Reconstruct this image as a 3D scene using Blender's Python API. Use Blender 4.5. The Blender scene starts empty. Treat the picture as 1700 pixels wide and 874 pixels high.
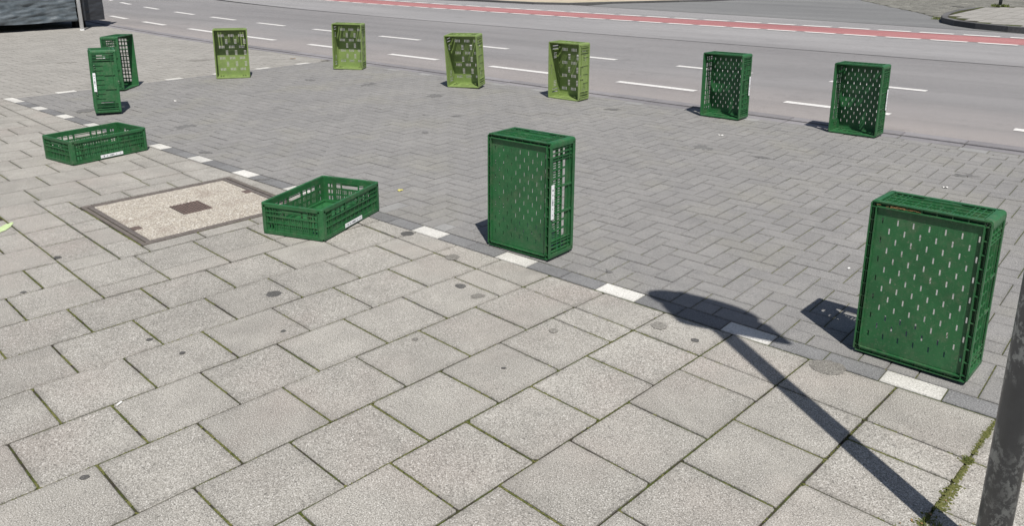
import bpy, bmesh, math, random
from mathutils import Vector, Matrix, noise as mnoise
random.seed(7)
R = math.radians
sc = bpy.context.scene
C = sc.collection

# ------------------------------------------------------------------ camera, sky, sun, exposure
CAM = Vector((2.878, -2.927, 1.523)); YAW = 130.8; PITCH = 15.93; LENS = 28.14
cd = bpy.data.cameras.new('camera'); cam = bpy.data.objects.new('camera', cd); C.objects.link(cam)
cam.location = CAM; cam.rotation_euler = (R(90 - PITCH), 0, R(YAW - 90))
cd.lens = LENS; cd.sensor_width = 36; cd.shift_y = -137 / 1700; cd.clip_start = 0.05; cd.clip_end = 600
sc.camera = cam
SUN_AZ, SUN_EL = 325.5, 60.0
w = bpy.data.worlds.new('World'); sc.world = w; w.use_nodes = True
nt = w.node_tree; bg = nt.nodes['Background']
sky = nt.nodes.new('ShaderNodeTexSky'); sky.sky_type = 'NISHITA'; sky.sun_disc = False
sky.sun_elevation = R(SUN_EL); sky.sun_rotation = R(90 - (SUN_AZ - 360)); sky.altitude = 50; sky.dust_density = 1.5
nt.links.new(sky.outputs[0], bg.inputs[0]); bg.inputs[1].default_value = 0.055
sd = bpy.data.lights.new('sun', 'SUN'); sun = bpy.data.objects.new('sun', sd); C.objects.link(sun)
sd.energy = 4.3; sd.angle = R(0.53); sd.color = (1, 0.955, 0.89)
v = Vector((math.cos(R(SUN_AZ)) * math.cos(R(SUN_EL)), math.sin(R(SUN_AZ)) * math.cos(R(SUN_EL)), math.sin(R(SUN_EL))))
sun.rotation_euler = v.to_track_quat('Z', 'Y').to_euler(); sun.location = (5, -5, 12)
sc.view_settings.view_transform = 'Standard'; sc.view_settings.look = 'None'
sc.view_settings.exposure = 0.38; sc.view_settings.gamma = 1

# ------------------------------------------------------------------ node helper
class N:
    def __init__(s, name):
        s.m = bpy.data.materials.new(name); s.m.use_nodes = True
        s.t = s.m.node_tree; s.b = s.t.nodes['Principled BSDF']
        s.pos = s.t.nodes.new('ShaderNodeNewGeometry').outputs['Position']
    def n(s, typ, **k):
        x = s.t.nodes.new(typ)
        for a, b in k.items(): setattr(x, a, b)
        return x
    def put(s, sock, val):
        if isinstance(val, bpy.types.NodeSocket): s.t.links.new(val, sock)
        elif val is not None:
            if isinstance(val, tuple) and len(val) == 3 and sock.type == 'RGBA': val = (*val, 1)
            sock.default_value = val
    def noise(s, scale, detail=3, rough=.5, vec=None, dist=0):
        x = s.n('ShaderNodeTexNoise'); s.put(x.inputs['Vector'], vec or s.pos)
        x.inputs['Scale'].default_value = scale; x.inputs['Detail'].default_value = detail
        x.inputs['Roughness'].default_value = rough; x.inputs['Distortion'].default_value = dist
        return x.outputs[0]
    def vor(s, scale, out='Distance', vec=None, feature='F1'):
        x = s.n('ShaderNodeTexVoronoi', feature=feature); s.put(x.inputs['Vector'], vec or s.pos); x.inputs['Scale'].default_value = scale
        return x.outputs[out]
    def ramp(s, f, a, b, lo=0., hi=1.):
        x = s.n('ShaderNodeMapRange', clamp=True); s.put(x.inputs[0], f)
        x.inputs[1].default_value = a; x.inputs[2].default_value = b; x.inputs[3].default_value = lo; x.inputs[4].default_value = hi
        return x.outputs[0]
    def math(s, op, a, b=0.):
        x = s.n('ShaderNodeMath', operation=op); s.put(x.inputs[0], a); s.put(x.inputs[1], b); return x.outputs[0]
    def mix(s, f, a, b, mode='MIX'):
        x = s.n('ShaderNodeMix', data_type='RGBA', blend_type=mode)
        s.put(x.inputs[0], f); s.put(x.inputs[6], a); s.put(x.inputs[7], b); return x.outputs[2]
    def scale(s, vec, v3):
        x = s.n('ShaderNodeVectorMath', operation='MULTIPLY'); s.put(x.inputs[0], vec); x.inputs[1].default_value = v3; return x.outputs[0]
    def rnd(s):
        a = s.n('ShaderNodeObjectInfo').outputs['Random']; b = s.n('ShaderNodeNewGeometry').outputs['Random Per Island']
        return s.math('FRACT', s.math('ADD', s.math('MULTIPLY', a, 7.31), s.math('MULTIPLY', b, 1.0)))
    def attr(s, name):
        x = s.n('ShaderNodeAttribute'); x.attribute_name = name; return x.outputs['Fac']
    def bump(s, h, strength=.4, dist=.002):
        x = s.n('ShaderNodeBump'); x.inputs['Strength'].default_value = strength; x.inputs['Distance'].default_value = dist
        s.put(x.inputs['Height'], h); s.t.links.new(x.outputs[0], s.b.inputs['Normal'])
    def out(s, col, rough=.8, spec=.3, metal=0.):
        s.put(s.b.inputs['Base Color'], col); s.put(s.b.inputs['Roughness'], rough)
        s.b.inputs['Specular IOR Level'].default_value = spec; s.b.inputs['Metallic'].default_value = metal
        return s.m

def m_stone(name, lo, hi, spk_d, spk_l, grain=330, spk=.75, tone=.16, edge=False, warm=None):
    """pressed concrete: fine aggregate speckle, blotches, per-piece tone"""
    s = N(name)
    big = s.noise(1.1, 4, .6); mid = s.noise(9, 4, .6); fine = s.noise(grain, 2, .6); sp = s.vor(grain * .75)
    c = s.mix(s.ramp(s.math('ADD', s.math('MULTIPLY', big, .6), s.math('MULTIPLY', mid, .4)), .32, .68), lo, hi)
    if warm: c = s.mix(s.ramp(s.noise(1.7, 3, .55, s.scale(s.pos, (1, 1, 0))), .5, .72, 0, .5), c, warm)
    c = s.mix(s.ramp(fine, .55, .74, 0, spk), c, spk_l)
    c = s.mix(s.ramp(fine, .47, .30, 0, spk), c, spk_d)
    c = s.mix(s.ramp(s.noise(grain * .35, 2, .5), .60, .74, 0, spk * .6), c, spk_d)
    st = s.noise(14, 5, .65, dist=.4)
    c = s.mix(s.ramp(s.noise(2.6, 6, .7, dist=.8), .50, .70, 0, .26), c, tuple(x * .62 for x in lo))
    c = s.mix(s.ramp(s.noise(4.3, 4, .6, dist=.5), .56, .74, 0, .22), c, tuple(min(1, x * 1.25) for x in hi))
    c = s.mix(s.ramp(st, .60, .82, 0, .35), c, spk_d)
    r = s.rnd(); k = s.ramp(r, 0, 1, 1 - tone, 1 + tone * .9)
    cc = s.n('ShaderNodeCombineColor'); [s.put(cc.inputs[i], k) for i in range(3)]
    c = s.mix(1., c, cc.outputs[0], 'MULTIPLY')
    if edge:
        e = s.math('MULTIPLY', s.ramp(s.attr('edge'), .0, 1., 0, 1), s.ramp(s.noise(30, 3, .6), .3, .65, .15, .8))
        c = s.mix(s.math('MULTIPLY', e, .55), c, tuple(x * .5 for x in lo))
    s.bump(s.math('ADD', s.math('MULTIPLY', fine, .8), s.math('MULTIPLY', sp, .5)), .55, .0016)
    return s.out(c, .88, .25)

def m_joint():
    s = N('joint_fill')
    g = s.noise(26, 4, .7); p = s.noise(2.0, 3, .6)
    soil = s.mix(s.noise(400, 2), (.020, .018, .015), (.062, .055, .043))
    moss = s.mix(s.noise(260, 3), (.030, .042, .010), (.10, .12, .03))
    f = s.ramp(s.math('ADD', s.math('MULTIPLY', g, .55), s.math('MULTIPLY', p, .45)), .47, .56)
    s.bump(s.noise(500, 3), .8, .003)
    return s.out(s.mix(f, soil, moss), .95, .1)

def m_sand_joint():
    s = N('sand_joint'); x = s.n('ShaderNodeSeparateXYZ'); s.put(x.inputs[0], s.pos)
    sand = s.mix(s.noise(300, 2), (.055, .052, .047), (.125, .12, .105)); moss = s.mix(s.noise(260, 3), (.035, .045, .014), (.105, .12, .04))
    f = s.ramp(s.math('ADD', s.noise(3, 5, .7), s.math('MULTIPLY', x.outputs[0], .05)), .50, .60)
    s.bump(s.noise(400, 2), .6, .003); return s.out(s.mix(f, sand, moss), .95, .1)

def m_asphalt(name, lo, hi, d, l, pink=None, grain=210, cracks=False):
    s = N(name)
    c = s.mix(s.ramp(s.noise(.35, 5, .6, s.scale(s.pos, (.35, 1.6, 1))), .35, .65), lo, hi)
    if pink: 
        y = s.n('ShaderNodeSeparateXYZ'); s.put(y.inputs[0], s.pos)
        g = s.math('ADD', y.outputs[1], s.math('MULTIPLY', s.noise(.8, 3), 2.0))
        c = s.mix(s.ramp(g, 7.6, 5.4, 0, .75), c, pink)
    fine = s.noise(grain, 2, .65)
    c = s.mix(s.ramp(fine, .54, .70, 0, .85), c, l); c = s.mix(s.ramp(fine, .46, .30, 0, .85), c, d)
    c = s.mix(s.ramp(s.noise(5, 5, .7), .56, .78, 0, .3), c, d)
    c = s.mix(s.ramp(s.noise(1.0, 4, .6, s.scale(s.pos, (.10, 1.5, 1))), .50, .72, 0, .32), c, tuple(x * .75 for x in lo))
    c = s.mix(s.ramp(s.noise(1.2, 7, .75), .57, .66, 0, .22), c, d)
    s.bump(fine, .7, .003)
    return s.out(c, .9, .25)

def m_paint(name, col, worn, thr=.60):
    s = N(name)
    f = s.ramp(s.noise(70, 4, .7), thr, thr + .12, 0, .8)
    c = s.mix(s.ramp(s.noise(3, 3), .3, .7), col, tuple(x * .88 for x in col))
    c = s.mix(f, c, worn); c = s.mix(s.ramp(s.noise(300, 2), .5, .68, 0, .3), c, worn)
    s.bump(s.noise(300, 2), .4, .001)
    return s.out(c, .7, .3)

def m_plastic(name, col, dark, light):
    s = N(name); o_ = s.n('ShaderNodeTexCoord').outputs['Object']
    c = s.mix(s.ramp(s.noise(7, 4, .6), .35, .7), col, dark)
    c = s.mix(s.ramp(s.noise(38, 6, .75), .52, .80, 0, .55), c, light)
    scr = s.math('MULTIPLY', s.ramp(s.noise(9, 5, .8, s.scale(o_, (1.2, 14, 14))), .56, .62), s.ramp(s.noise(6, 2), .5, .6))
    c = s.mix(s.math('MULTIPLY', scr, .45), c, light)
    c = s.mix(s.ramp(s.noise(15, 7, .8), .50, .72, 0, .42), c, (.14, .14, .10))
    c = s.mix(s.ramp(s.noise(150, 2, .5), .64, .74, 0, .35), c, (.25, .24, .19))
    r = s.ramp(s.noise(60, 3), .3, .7, .34, .60)
    s.bump(s.math('ADD', s.noise(160, 2), s.math('MULTIPLY', scr, -1.)), .16, .0006)
    return s.out(c, r, .5)

def m_plain(name, col, rough=.6, spec=.4, metal=0., var=.25, sc_=20, alt=None):
    s = N(name)
    c = s.mix(s.ramp(s.noise(sc_, 4, .65), .35, .7), col, alt or tuple(x * (1 - var) for x in col))
    s.bump(s.noise(sc_ * 8, 2), .2, .001)
    return s.out(c, rough, spec, metal)

M = {}
M['slab'] = m_stone('slab_concrete', (.236, .226, .205), (.348, .334, .303), (.072, .070, .065), (.70, .685, .655), 260, 1.0, .055, True, (.325, .285, .258))
M['brick'] = m_stone('grey_paver', (.190, .188, .187), (.245, .24, .233), (.085, .085, .085), (.44, .43, .41), 190, .75, .035, True, (.245, .238, .20))
M['dark'] = m_stone('dark_paver', (.145, .147, .150), (.19, .191, .193), (.06, .06, .062), (.36, .36, .36), 190, .8, .12, True)
M['tan'] = m_stone('tan_paver', (.250, .242, .226), (.315, .305, .285), (.14, .13, .115), (.46, .44, .40), 200, .7, .06, True)
M['white'] = m_stone('white_paver', (.42, .415, .39), (.60, .59, .56), (.22, .215, .2), (.80, .79, .76), 150, .8, .16, True)
M['faded'] = m_stone('faded_white_paver', (.23, .23, .228), (.29, .29, .285), (.13, .13, .13), (.5, .5, .49), 260, .5, .08, True)
M['joint'] = m_joint(); M['sandjoint'] = m_sand_joint()
M['road'] = m_asphalt('worn_asphalt', (.168, .165, .168), (.225, .221, .223), (.09, .087, .09), (.45, .435, .43), (.29, .262, .25), grain=150)
M['road2'] = m_asphalt('pale_asphalt', (.212, .209, .212), (.268, .264, .267), (.12, .118, .12), (.47, .46, .46), grain=150)
M['side'] = m_asphalt('dark_asphalt', (.145, .148, .15), (.185, .188, .188), (.08, .08, .08), (.28, .28, .28))
M['red'] = m_asphalt('red_surfacing', (.30, .122, .126), (.375, .165, .165), (.17, .085, .085), (.50, .32, .31))
M['line'] = m_paint('white_line_paint', (.72, .71, .69), (.30, .295, .29), .50)
M['gutter'] = m_stone('gutter_stone', (.185, .18, .19), (.25, .24, .25), (.1, .1, .1), (.38, .37, .38), 200, .6, .14, True)
M['seam'] = m_plain('bitumen', (.055, .052, .052), .7)
M['ground'] = m_stone('far_ground', (.2, .19, .17), (.26, .25, .22), (.12, .11, .1), (.34, .33, .3), 60, .5, .0)
M['green'] = m_plastic('green_plastic', (.020, .118, .038), (.014, .084, .028), (.062, .195, .082))
M['lime'] = m_plastic('light_green_plastic', (.200, .282, .084), (.155, .225, .068), (.31, .37, .16))
M['label'] = m_plain('white_label', (.80, .81, .83), .45, .4, var=.12, sc_=60)
M['print'] = m_plain('label_print', (.16, .17, .19), .6)
M['moss'] = m_plain('moss', (.050, .066, .018), .9, .1, sc_=110, alt=(.165, .160, .062))
M['steel'] = m_plain('rusty_steel', (.17, .15, .135), .62, .5, .2, .4, 30, (.11, .095, .085))
M['iron'] = m_plain('cast_iron', (.17, .125, .108), .7, .4, .2, .4, 50, (.085, .066, .06))
s = N('exposed_aggregate')
cell = s.n('ShaderNodeTexVoronoi'); s.put(cell.inputs[0], s.pos); cell.inputs['Scale'].default_value = 140
hs = s.n('ShaderNodeSeparateColor'); s.put(hs.inputs[0], cell.outputs['Color'])
c = s.mix(s.ramp(hs.outputs[0], 0, 1), (.31, .28, .235), (.60, .56, .485)); c = s.mix(s.ramp(hs.outputs[1], .7, .95, 0, .8), c, (.74, .72, .67))
c = s.mix(s.ramp(cell.outputs['Distance'], .35, .6, 0, .6), c, (.19, .165, .14)); c = s.mix(s.ramp(s.noise(6, 4), .52, .7, 0, .45), c, (.24, .2, .17))
s.bump(s.math('SUBTRACT', 1., cell.outputs['Distance']), .9, .004); M['aggregate'] = s.out(c, .85, .3)
s = N('scuffed_post_paint')
pp = s.n('ShaderNodeTexCoord').outputs['Object']
f = s.ramp(s.noise(42, 7, .78, s.scale(pp, (1, 1, .7))), .50, .55); f2 = s.ramp(s.noise(3.0, 2, .5, s.scale(pp, (2.5, 2.5, 1))), .36, .46)
c = s.mix(s.math('MULTIPLY', f, f2), s.mix(s.noise(40, 4), (.075, .079, .085), (.12, .125, .133)), s.mix(s.noise(90, 3), (.25, .265, .27), (.42, .435, .43)))
s.bump(s.math('MULTIPLY', s.math('MULTIPLY', f, f2), 1.), .5, .001); M['post'] = s.out(c, .42, .5)
M['black'] = m_plain('black_rubber', (.012, .012, .013), .8, .2)
M['signface'] = m_plain('sign_metal', (.42, .43, .44), .45, .5, .6)
s = N('tarpaulin'); c = s.mix(s.ramp(s.noise(5, 5, .65), .35, .7), (.072, .090, .103), (.14, .162, .178))
s.bump(s.noise(55, 4, .6, s.scale(s.pos, (1, .5, 1.4))), .5, .01); M['tarp'] = s.out(c, .34, .6)
s = N('shaded_tarpaulin'); c = s.mix(s.noise(5, 5, .65), (.022, .024, .028), (.04, .043, .05)); s.bump(s.noise(55, 4, .6), .4, .01); M['tarp_shade'] = s.out(c, .4, .5)  # same tarpaulin, with the side panel's shade painted in as a darker colour
M['whitepole'] = m_plain('white_pole_paint', (.92, .92, .92), .3, .5, var=.03)
s = N('sandy_soil'); c = s.mix(s.noise(60, 4, .7), (.30, .26, .19), (.52, .47, .37)); c = s.mix(s.ramp(s.noise(3, 4), .52, .68, 0, .6), c, (.24, .21, .14)); M['sand'] = s.out(c, .95, .1)
M['kerb'] = m_stone('dark_kerb', (.085, .085, .088), (.13, .13, .13), (.05, .05, .05), (.24, .24, .24), 120, .5, .2, True)
M['cobble'] = m_stone('cobble', (.15, .15, .135), (.24, .235, .21), (.09, .09, .08), (.36, .35, .32), 90, .5, .28, True)
M['gum'] = m_stone('gum_stain', (.070, .069, .067), (.11, .108, .103), (.04, .04, .04), (.2, .195, .185), 240, .7, .12)
M['dirt'] = m_stone('dirt_stain', (.115, .114, .112), (.17, .168, .165), (.07, .07, .07), (.28, .28, .27), 190, .7, .1)
M['gum2'] = m_stone('pale_gum_stain', (.165, .157, .143), (.215, .205, .186), (.06, .058, .055), (.45, .44, .41), 260, .95, .08)
M['leaf'] = m_plain('yellow_leaf', (.55, .50, .16), .6, .3, sc_=80)
M['litter'] = m_plain('litter_white', (.80, .79, .76), .7, .3)
M['chalk'] = m_plain('pale_green_paint', (.50, .62, .33), .8, .2, sc_=60)
M['grassy'] = m_plain('grass_blade', (.085, .12, .03), .8, .2, sc_=60, alt=(.17, .19, .065))
M['twig'] = m_plain('dry_debris', (.30, .20, .10), .9, .1, sc_=120, alt=(.18, .11, .05))

# ------------------------------------------------------------------ mesh helpers
def mesh_from(name, V, F, mat, edge=None, smooth=False):
    me = bpy.data.meshes.new(name); me.from_pydata([tuple(p) for p in V], [], F)
    if isinstance(mat, (list, tuple)):
        for m_ in mat: me.materials.append(m_)
    else: me.materials.append(mat)
    if edge is not None:
        at = me.attributes.new('edge', 'FLOAT', 'POINT'); at.data.foreach_set('value', edge)
    if smooth: me.polygons.foreach_set('use_smooth', [True] * len(me.polygons))
    me.update(); return me
def link(name, me, parent=None, loc=None, kind=None):
    o = bpy.data.objects.new(name, me); C.objects.link(o)
    if parent: o.parent = parent
    if loc is not None: o.location = loc
    if kind: o['kind'] = kind
    return o
def thing(name, label, cat, loc=(0, 0, 0), rz=0., group=None):
    o = bpy.data.objects.new(name, None); o.empty_display_size = .1; C.objects.link(o)
    o.location = loc; o.rotation_euler = (0, 0, rz); o['label'] = label; o['category'] = cat
    if group: o['group'] = group
    return o
def tag(o, label, cat, group=None):
    o['label'] = label; o['category'] = cat
    if group: o['group'] = group
    return o
class MB:
    def __init__(s): s.V = []; s.F = []; s.E = []
    def add(s, V, F, E=None):
        k = len(s.V); s.V += [tuple(p) for p in V]; s.F += [tuple(i + k for i in f) for f in F]; s.E += (E or [0.] * len(V))
    def box(s, x0, x1, y0, y1, z0, z1):
        s.add([(x0, y0, z0), (x1, y0, z0), (x1, y1, z0), (x0, y1, z0), (x0, y0, z1), (x1, y0, z1), (x1, y1, z1), (x0, y1, z1)],
              [(3, 2, 1, 0), (4, 5, 6, 7), (0, 1, 5, 4), (1, 2, 6, 5), (2, 3, 7, 6), (3, 0, 4, 7)])
    def tube(s, pts, r, n=8, cap=True):
        k = len(s.V); pts = [Vector(p) for p in pts]; rs = r if isinstance(r, (list, tuple)) else [r] * len(pts)
        for i, p in enumerate(pts):
            d = (pts[min(i + 1, len(pts) - 1)] - pts[max(i - 1, 0)]).normalized()
            a = d.orthogonal().normalized() if abs(d.z) < .9 else Vector((1, 0, 0)); a = (a - d * a.dot(d)).normalized(); b = d.cross(a)
            for j in range(n):
                t = 2 * math.pi * j / n; s.V.append(tuple(p + a * rs[i] * math.cos(t) + b * rs[i] * math.sin(t))); s.E.append(0.)
        for i in range(len(pts) - 1):
            for j in range(n): s.F.append((k + i * n + j, k + i * n + (j + 1) % n, k + (i + 1) * n + (j + 1) % n, k + (i + 1) * n + j))
        if cap: s.F.append(tuple(k + j for j in range(n))[::-1]); s.F.append(tuple(k + (len(pts) - 1) * n + j for j in range(n)))
    def mesh(s, name, mat, smooth=False): return mesh_from(name, s.V, s.F, mat, s.E, smooth)
    def build(s, name, mat, parent=None, kind=None, loc=None, smooth=False):
        me = s.mesh(name, mat)
        if smooth:
            for p in me.polygons: p.use_smooth = len(p.vertices) == 4
        return link(name, me, parent, loc, kind)

def prism(P, h=.03, bev=.003, ring=.02, z=0.):
    """stone piece from a convex ccw polygon: chamfered top, dirt ring attribute; returns V, F, E"""
    n = len(P)
    def inset(Q, d):
        out = []
        for i in range(n):
            a, b, c_ = Vector(Q[i - 1]), Vector(Q[i]), Vector(Q[(i + 1) % n])
            e1, e2 = (b - a).normalized(), (c_ - b).normalized(); n1, n2 = Vector((-e1.y, e1.x)), Vector((-e2.y, e2.x))
            k = 1 + n1.dot(n2); out.append(tuple(b + (n1 + n2) * (d / k)))
        return out
    if n > 8:                                 # worn outline: shrink towards the middle instead
        mx, my = sum(p[0] for p in P) / n, sum(p[1] for p in P) / n
        inset = lambda Q, d: [(mx + (x - mx) * (1 - d / .16), my + (y - my) * (1 - d / .16)) for x, y in Q]
    L = [(P, z - h, 1.), (P, z - bev, 1.), (inset(P, bev), z, .9)]
    if ring: L.append((inset(P, bev + ring), z, 0.))
    V = []; E = []; F = []
    for Q, zz, e in L:
        for p in Q: V.append((p[0], p[1], zz)); E.append(e)
    for k in range(len(L) - 1):
        for i in range(n): F.append((k * n + i, k * n + (i + 1) % n, (k + 1) * n + (i + 1) % n, (k + 1) * n + i))
    F.append(tuple((len(L) - 1) * n + i for i in range(n)))
    return V, F, E

# camera test used only to decide which pieces are near enough to be objects of their own
fw = Vector((math.cos(R(YAW)) * math.cos(R(PITCH)), math.sin(R(YAW)) * math.cos(R(PITCH)), -math.sin(R(PITCH))))
rt = Vector((math.sin(R(YAW)), -math.cos(R(YAW)), 0)); upv = rt.cross(fw)
def seen(x, y, mrg=.06):
    d = Vector((x, y, 0)) - CAM; zc = d.dot(fw)
    if zc < .3: return None
    u = .5 + d.dot(rt) / zc * 1328.7 / 1700; vv = (300 - d.dot(upv) / zc * 1328.7) / 874
    return zc if -mrg < u < 1 + mrg and -mrg < vv < 1 + mrg else None

_cache = {}
def rect_piece(name, cx, cy, lx, ly, ang, mat, parent, h, bev, ring, dz=.0012, tilt=.002):
    key = (round(lx, 3), round(ly, 3), mat.name, h)
    if key not in _cache:
        V, F, E = prism([(-lx / 2, -ly / 2), (lx / 2, -ly / 2), (lx / 2, ly / 2), (-lx / 2, ly / 2)], h, bev, ring); _cache[key] = mesh_from(name, V, F, mat, E)
    o = link(name, _cache[key], parent, (cx, cy, random.uniform(-dz, dz)))
    o.rotation_euler = (random.uniform(-tilt, tilt), random.uniform(-tilt, tilt), ang + random.uniform(-.003, .003)); return o
def poly_piece(name, P, mat, parent, h, bev, ring):
    cx = sum(p[0] for p in P) / len(P); cy = sum(p[1] for p in P) / len(P)
    V, F, E = prism([(p[0] - cx, p[1] - cy) for p in P], h, bev, ring)
    return link(name, mesh_from(name, V, F, mat, E), parent, (cx, cy, random.uniform(-.001, .001)))
def worn_outline(P, seg=5, j=.0011):
    out = []; n = len(P)
    for i in range(n):
        a, b = Vector(P[i]), Vector(P[(i + 1) % n]); d = (b - a).normalized(); nn = Vector((-d.y, d.x)); chip = random.uniform(.002, .006) if random.random() < .8 else random.uniform(.008, .016)
        L_ = (b - a).length; ts = [chip / L_] + [(k + random.uniform(-.25, .25)) / seg for k in range(1, seg)] + [1 - chip / L_]
        for q, t in enumerate(ts): out.append(tuple(a.lerp(b, t) + nn * (random.uniform(-.0002, j) if 0 < q < seg else 0)))
    return out
def shrink(P, g):
    n = len(P); out = []
    for i in range(n):
        a, b, c_ = Vector(P[i - 1]), Vector(P[i]), Vector(P[(i + 1) % n])
        e1, e2 = (b - a).normalized(), (c_ - b).normalized(); n1, n2 = Vector((-e1.y, e1.x)), Vector((-e2.y, e2.x))
        out.append(tuple(b + (n1 + n2) * (g / (1 + n1.dot(n2)))))
    return out

# ------------------------------------------------------------------ frames: world x runs along the paving border, y across it towards the road
S = .32; PHI = math.atan(.062); cP, sP = math.cos(PHI), math.sin(PHI)
def AB(a, b):                       # slab grid (slab units) -> world
    a -= 5.10; return ((a * sP + b * cP) * S, (a * cP - b * sP) * S)
SLAB_ANG = math.atan2(cP, sP)       # direction of +a in the world
def sheet(name, pts, z, mat, kind='structure', parent=None):
    return link(name, mesh_from(name, [(x, y, z) for x, y in pts], [tuple(range(len(pts)))], mat), parent, kind=kind)
def off(t): return .0075 * (t + 9) ** 2 if t < -9 else 0.
def strip(name, n0, n1, t0, t1, z, mat, parent=None, kind=None, k=1., step=.8):
    m_ = max(1, int(abs(t1 - t0) / step)); V = []; F = []
    for i in range(m_ + 1):
        t = t0 + (t1 - t0) * i / m_; o_ = off(t) * k; V += [(t, n0 + o_, z), (t, n1 + o_, z)]
        if i: F.append((2 * i - 2, 2 * i, 2 * i + 1, 2 * i - 1))
    return link(name, mesh_from(name, V, F, mat), parent, kind=kind)

ground = sheet('ground', [(-220, -220), (220, -220), (220, 220), (-220, 220)], -.09, M['ground'])

# ---- sidewalk of big slabs
OUT = lambda b: 4.955 + .0618 * b
walk = sheet('sidewalk', [AB(-16, -30), AB(-16, 24), AB(OUT(24) + .1, 24), AB(OUT(-30) + .1, -30)][::-1], -.0065, M['joint'])
slabs = []                                   # polygons in slab units
def rows(b0, b1, joints, a0, a1):
    js = [a0] + [j for j in joints if a0 + .02 < j < a1 - .02] + [a1]
    for i in range(len(js) - 1): slabs.append([(js[i], b0), (js[i + 1], b0), (js[i + 1], b1), (js[i], b1)])
rng = lambda o_: [o_ + i for i in range(-14, 14)]
for k in range(-2, 18): rows(k, k + 1, rng(.5 if k % 2 == 0 else 0.), -9.5 if k % 2 == 0 else -9, 4.47)
for k in range(-7, -2): rows(k, k + 1, rng(.5 if k % 2 == 0 else 0.), -8, 0.)
for b0, b1 in ((-7.87, -6.9), (-6.9, -5.87), (-5.87, -4.93), (-4.93, -3.9), (-3.9, -3.4)): rows(b0, b1, [], 0., .74)
for b0, b1 in ((-7.35, -6.55), (-6.55, -5.78), (-5.78, -5.17), (-5.17, -4.25), (-4.25, -3.4)): rows(b0, b1, [], .74, 1.22)
rows(-7.87, -7.35, [1.83, 2.81], .74, 3.73); rows(-7.35, -6.80, [2.22, 3.17], 1.22, 3.73)
rows(-3.77, -3.4, [2.18, 3.18], 1.22, 4.47); rows(-3.4, -2.45, [.95, 1.93, 2.93, 3.9], 0, 4.47); rows(-2.45, -2, [.95, 1.93, 2.93, 3.9], 0, 4.47)
for i, k in enumerate(range(-8, -26, -1)):
    b1, b0 = (-7.87 - 1.0 * i, -8.87 - 1.0 * i); inner = 3.76 if i < 6 else 3.24
    rows(b0, b1, rng(.84 if i % 2 == 0 else .34), -6, inner)
    slabs.append([(inner, b0), (OUT(b0), b0), (OUT(b1), b1), (inner, b1)])
slabs.append([(3.73, -7.87), (OUT(-7.87), -7.87), (OUT(-6.8), -6.8), (3.73, -6.8)])
for b0, b1 in ((-6.8, -5.8), (-5.8, -4.8), (-4.8, -3.77)): slabs.append([(4.31, b0), (OUT(b0), b0), (OUT(b1), b1), (4.31, b1)])
for b0, b1 in [(-3.77, -3)] + [(k, k + 1) for k in range(-3, 18)]: slabs.append([(4.47, b0), (OUT(b0), b0), (OUT(b1), b1), (4.47, b1)])
items = []
for P in slabs:
    W_ = [AB(a, b) for a, b in P][::-1]; cx = sum(p[0] for p in W_) / 4; cy = sum(p[1] for p in W_) / 4
    items.append((seen(cx, cy), P, W_, cx, cy))
near = sorted([i for i in items if i[0]], key=lambda i: i[0])[:300]; ids = {id(i) for i in near}
mb = MB()
for it in items:
    zc, P, W_, cx, cy = it; g = .0040 + random.uniform(-.0006, .0008)
    a0, b0 = P[0]; a1, b1 = P[2]; isrect = abs(P[0][0] - P[3][0]) < 1e-6 and abs(P[1][0] - P[2][0]) < 1e-6
    if id(it) in ids:
        if zc < 5.0:
            o = poly_piece('slab', worn_outline(shrink(W_, g - .0003)), M['slab'], walk, .03, .0025, .020); o.location.z = random.uniform(-.0022, .0014)
            o.rotation_euler = (random.uniform(-.003, .003), random.uniform(-.003, .003), 0)
        elif isrect: rect_piece('slab', cx, cy, (a1 - a0) * S - .0082, (b1 - b0) * S - .0082, SLAB_ANG, M['slab'], walk, .03, .0022, .022, .0008, .0012)
        else: poly_piece('slab', shrink(W_, g), M['slab'], walk, .03, .0022, .022)
    else:
        V, F, E = prism(shrink(W_, g), .03, .0022, .022, random.uniform(-.001, .001)); mb.add(V, F, E)
mb.build('distant_slabs', M['slab'], walk, 'stuff')

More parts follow.
